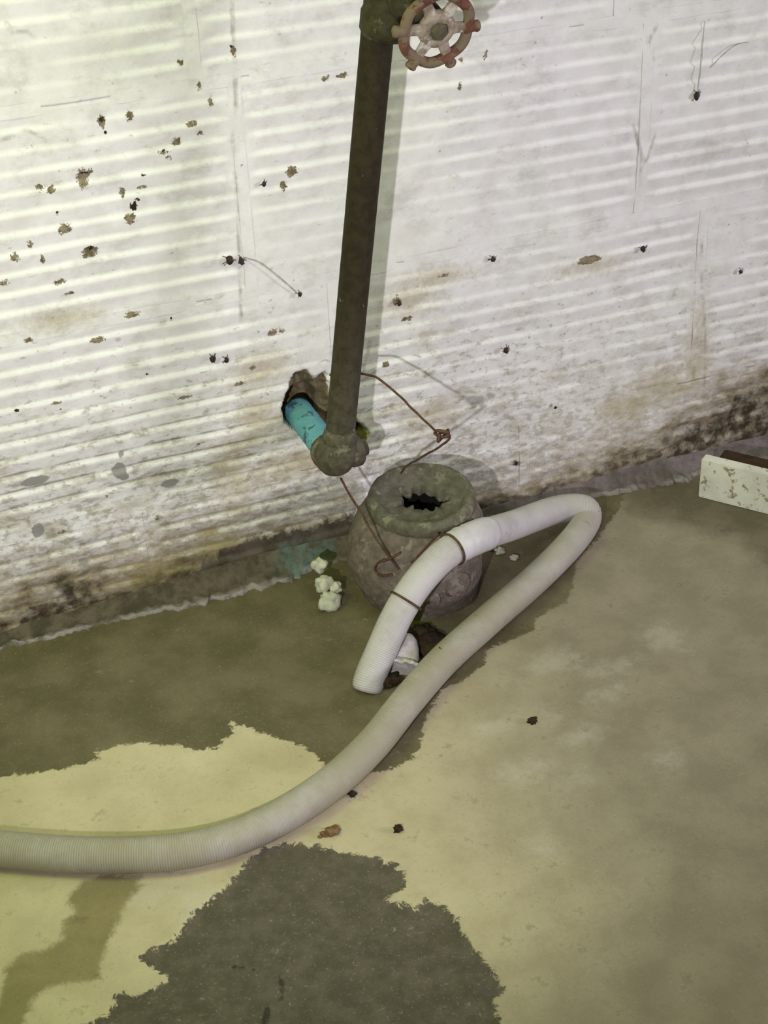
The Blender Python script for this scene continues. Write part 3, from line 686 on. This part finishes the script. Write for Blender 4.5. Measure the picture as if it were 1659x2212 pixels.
def band(u, v, label):
    i = near(u, v); p = Vector(hs_pts[i]); tdir = Vector(hs_pts[i + 6]) - Vector(hs_pts[i - 6])
    o = tube('hose_tie', loop_about(p, tdir, RH + .0009, 0, 2 * math.pi, 40), .0011, M_RUST, segs=8, cap=False)
    return tag(o, label, 'wire tie', 'wire ties around the hose')
band(972, 1178, 'rusty wire tie around the hose beside the white tape sleeve')
band(872, 1294, 'rusty wire tie around the hose below the tape, near its free end')
wt = wire('wire_end', [hubpt(945, 1150, .002), hubpt(928, 1170, .003), hubpt(905, 1195, .003), hubpt(890, 1212, .003)])
tag(wt, 'short rusty wire end between drain hub and taped hose', 'wire')

# ------------------------------------------------------------------ white plug between hose runs
pc = fp(876, 1412, .0125)
plug = empty('plastic_plug', (pc.x, pc.y, 0)); tag(plug, 'small white plastic plug with frayed skirt tucked between the hose runs', 'plug')
pax = (fp(880, 1362, .02) - fp(872, 1436, .009)).normalized()
o = lathe('dome', [(.0120, -.014), (.0128, -.006), (.0122, .004), (.0100, .013), (.006, .019), (.0015, .0205)], pc, pax, M_PLUG, segs=28); attach(o, plug)
def skw(p, r, h, a):
    return p + Vector((0, 0, .003 * noise.noise(Vector((math.cos(a) * 3, math.sin(a) * 3, h * 400))))) + (p - (pc + pax * h)) * .22 * noise.noise(Vector((math.cos(a) * 4, math.sin(a) * 4, 2)))
o = lathe('skirt', [(.0118, -.013), (.0140, -.0145), (.0172, -.0185), (.0165, -.0205), (.0120, -.018), (.008, -.018)], pc, pax, M_PLUG, segs=40, wob=skw); attach(o, plug)

# ------------------------------------------------------------------ board and timber on the right
b0 = fp(1508, 1074); b1 = fp(1659, 1112); bd = (b1 - b0).normalized(); bn = Vector((-bd.y, bd.x, 0))
if bn.y < 0: bn = -bn
def box(name, p0, d, nrm, length, thick, z0, z1, mat, lift=0.0, bev=.0012):
    V = []
    for zz in (z0, z1):
        for (s, t_) in ((0, 0), (length, 0), (length, thick), (0, thick)):
            V.append(p0 + d * s + nrm * t_ + Vector((0, 0, zz + lift * s)))
    o = mesh_obj(name, V, [(0, 3, 2, 1), (4, 5, 6, 7), (0, 1, 5, 4), (1, 2, 6, 5), (2, 3, 7, 6), (3, 0, 4, 7)], mat, smooth=False)
    if bev:
        bm = bmesh.new(); bm.from_mesh(o.data); bmesh.ops.bevel(bm, geom=bm.edges[:], offset=bev, segments=2, affect='EDGES'); bm.to_mesh(o.data); bm.free()
    return o
brd = box('painted_board', b0, bd, bn, .42, .012, .0, .0475, M_BOARD)
tag(brd, 'white painted board standing on edge on the floor, flecked with brown', 'board')
tb = box('timber_strip', b0 + bn * .016 + bd * .01, bd, bn, .40, .03, .0, .038, M_WOOD)
tag(tb, 'dark brown timber strip lying behind the white board', 'timber')

# ------------------------------------------------------------------ crumbs and debris
LL = ['largest pale mortar lump, lowest of the heap beside the drain hub', 'pale mortar lump in the middle of the heap beside the drain hub', 'pale mortar lump highest up the teal-stained wall foot', 'smallest pale mortar lump wedged against the drain hub']
for i, (u, v, s, zz) in enumerate([(712, 1300, .0105, .008), (700, 1262, .0085, .022), (690, 1222, .0075, .036), (725, 1270, .006, .018)]):
    p = fp(u, v, zz)
    tag(lump('mortar_crumb', p, (s, s * .8, s * 1.0), M_CRUMB, seed=i + 1, rough=.5), LL[i], 'mortar lump', 'mortar lumps beside the drain hub')
for i, (u, v, s) in enumerate([(1080, 1190, .0042), (1112, 1204, .0034), (1066, 1186, .0026)]):
    lab = ('largest white mortar crumb on damp floor inside the hose loop', 'lone white mortar crumb on damp floor toward the lower hose run', 'smallest white mortar crumb, close to the tape sleeve')[i]
    tag(lump('mortar_crumb', fp(u, v, s * .6), (s * 1.3, s, s * .8), M_CRUMB, seed=i + 11, rough=.6), lab, 'crumb', 'white crumbs inside the hose loop')
DL = ['large dark dirt clump between the white plug and the lower hose run', 'dark dirt clump at the foot of the drain hub above the plug', 'dark dirt clump beside the free end of the hose']
for i, (u, v, s, k) in enumerate([(930, 1395, .013, 0), (912, 1368, .010, 0), (838, 1470, .009, 0)]):
    tag(lump('dirt_clump', fp(u, v, s * .45), (s * 1.3, s, s * .7), M_DIRT, seed=i + 21, rough=.6), DL[i], 'dirt', 'dirt clumps under the hose')
for i, (u, v, s, lab) in enumerate([(760, 1715, .0030, 'small dark pebble touching the hose edge on dry floor'), (860, 1790, .0032, 'small olive pebble alone on the tan floor'),
                                    (1150, 1557, .0032, 'small brown pebble on the gray mottled floor'), (951, 1402, .0016, 'black grit speck resting on top of the hose')]):
    p = fp(u, v, s * .6) if i < 3 else fp(u, v, .030)
    tag(lump('pebble', p, (s * 1.1, s * .9, s * .8), M_DIRT, seed=i + 31, rough=.95, sub=3, freq=1.9), lab, 'pebble')
sh = empty('seed_husk', fp(713, 1798)); tag(sh, 'broken reddish-brown seed husk on the floor between hose and gray patch', 'seed husk')
M_SEED = mottled('seed_shell', lin(132, 104, 70), lin(98, 70, 44), 300, .6, .4, .0005)
o = lump('shell', fp(718, 1795, .0028), (.0062, .0048, .0034), M_SEED, seed=41, rough=.4); attach(o, sh)
for k, (du, dv) in enumerate(((-22, 4), (-14, 10), (-26, 12))):
    o = lump('flake', fp(718 + du, 1795 + dv, .001), (.0022, .0016, .0010), M_SEED, seed=50 + k, sub=2); attach(o, sh)

# insect husks and webs on the wall
HUSK = [(1505, 207, 8), (1065, 560, 6), (1390, 539, 7), (1093, 757, 7), (496, 562, 9), (521, 564, 7), (459, 776, 7), (489, 778, 6), (570, 398, 5), (1115, 1001, 5), (648, 636, 5), (862, 655, 6), (1600, 587, 5)]
HL = {0: 'dark insect husk hanging at the lower end of a cobweb strand', 4: 'dark insect husk of the pair where a slanting cobweb starts', 5: 'dark insect husk of the pair where a slanting cobweb starts',
      6: 'dark insect husk of the close pair above and left of the wall hole', 7: 'dark insect husk of the close pair above and left of the wall hole', 9: 'dark insect husk low on the wall above the hose loop', 10: 'dark insect husk at the end of the slanting cobweb near the riser'}
for i, (u, v, r_) in enumerate(HUSK):
    p = wp(u, v, -.003); s = r_ / 2400
    hk = empty('insect_husk', (p.x, 0, p.z))
    tag(hk, HL.get(i, 'tiny dark insect husk stuck on the white tile wall'), 'insect', 'insect husks on the wall')
    attach(lump('body', p, (s * .9, s * .7, s * 1.15), M_HUSK, seed=60 + i, rough=.5, sub=2), hk)
    for k in range(4):
        a = random.uniform(0, 6.28); q = p + Vector((math.cos(a) * s * 1.9, .002, math.sin(a) * s * 1.9)); mid = (p + q) / 2 + Vector((0, -.0012, .0008))
        attach(tube('leg', [p, mid, q], .00028, M_HUSK, segs=5), hk)
for lab, pts in (('dusty cobweb strand hanging above the husk beside the upper tile joint', [(1506, 200, -.003), (1512, 150, -.005), (1516, 100, -.005), (1522, 45, .0)]),
                 ('dusty cobweb strand curving up from the joint with gray lint', [(1534, 146, -.002), (1560, 120, -.004), (1588, 98, -.004), (1618, 90, -.001)]),
                 ('thin cobweb strand slanting from the paired husks toward the riser pipe', [(525, 556, -.002), (560, 568, -.004), (600, 598, -.004), (640, 632, -.002)])):
    P = spline([tuple(wp(u, v, y)) for u, v, y in pts], 10)
    tag(tube('cobweb_strand', P, .0004, M_WEB, segs=6, jitter=.5), lab, 'cobweb')
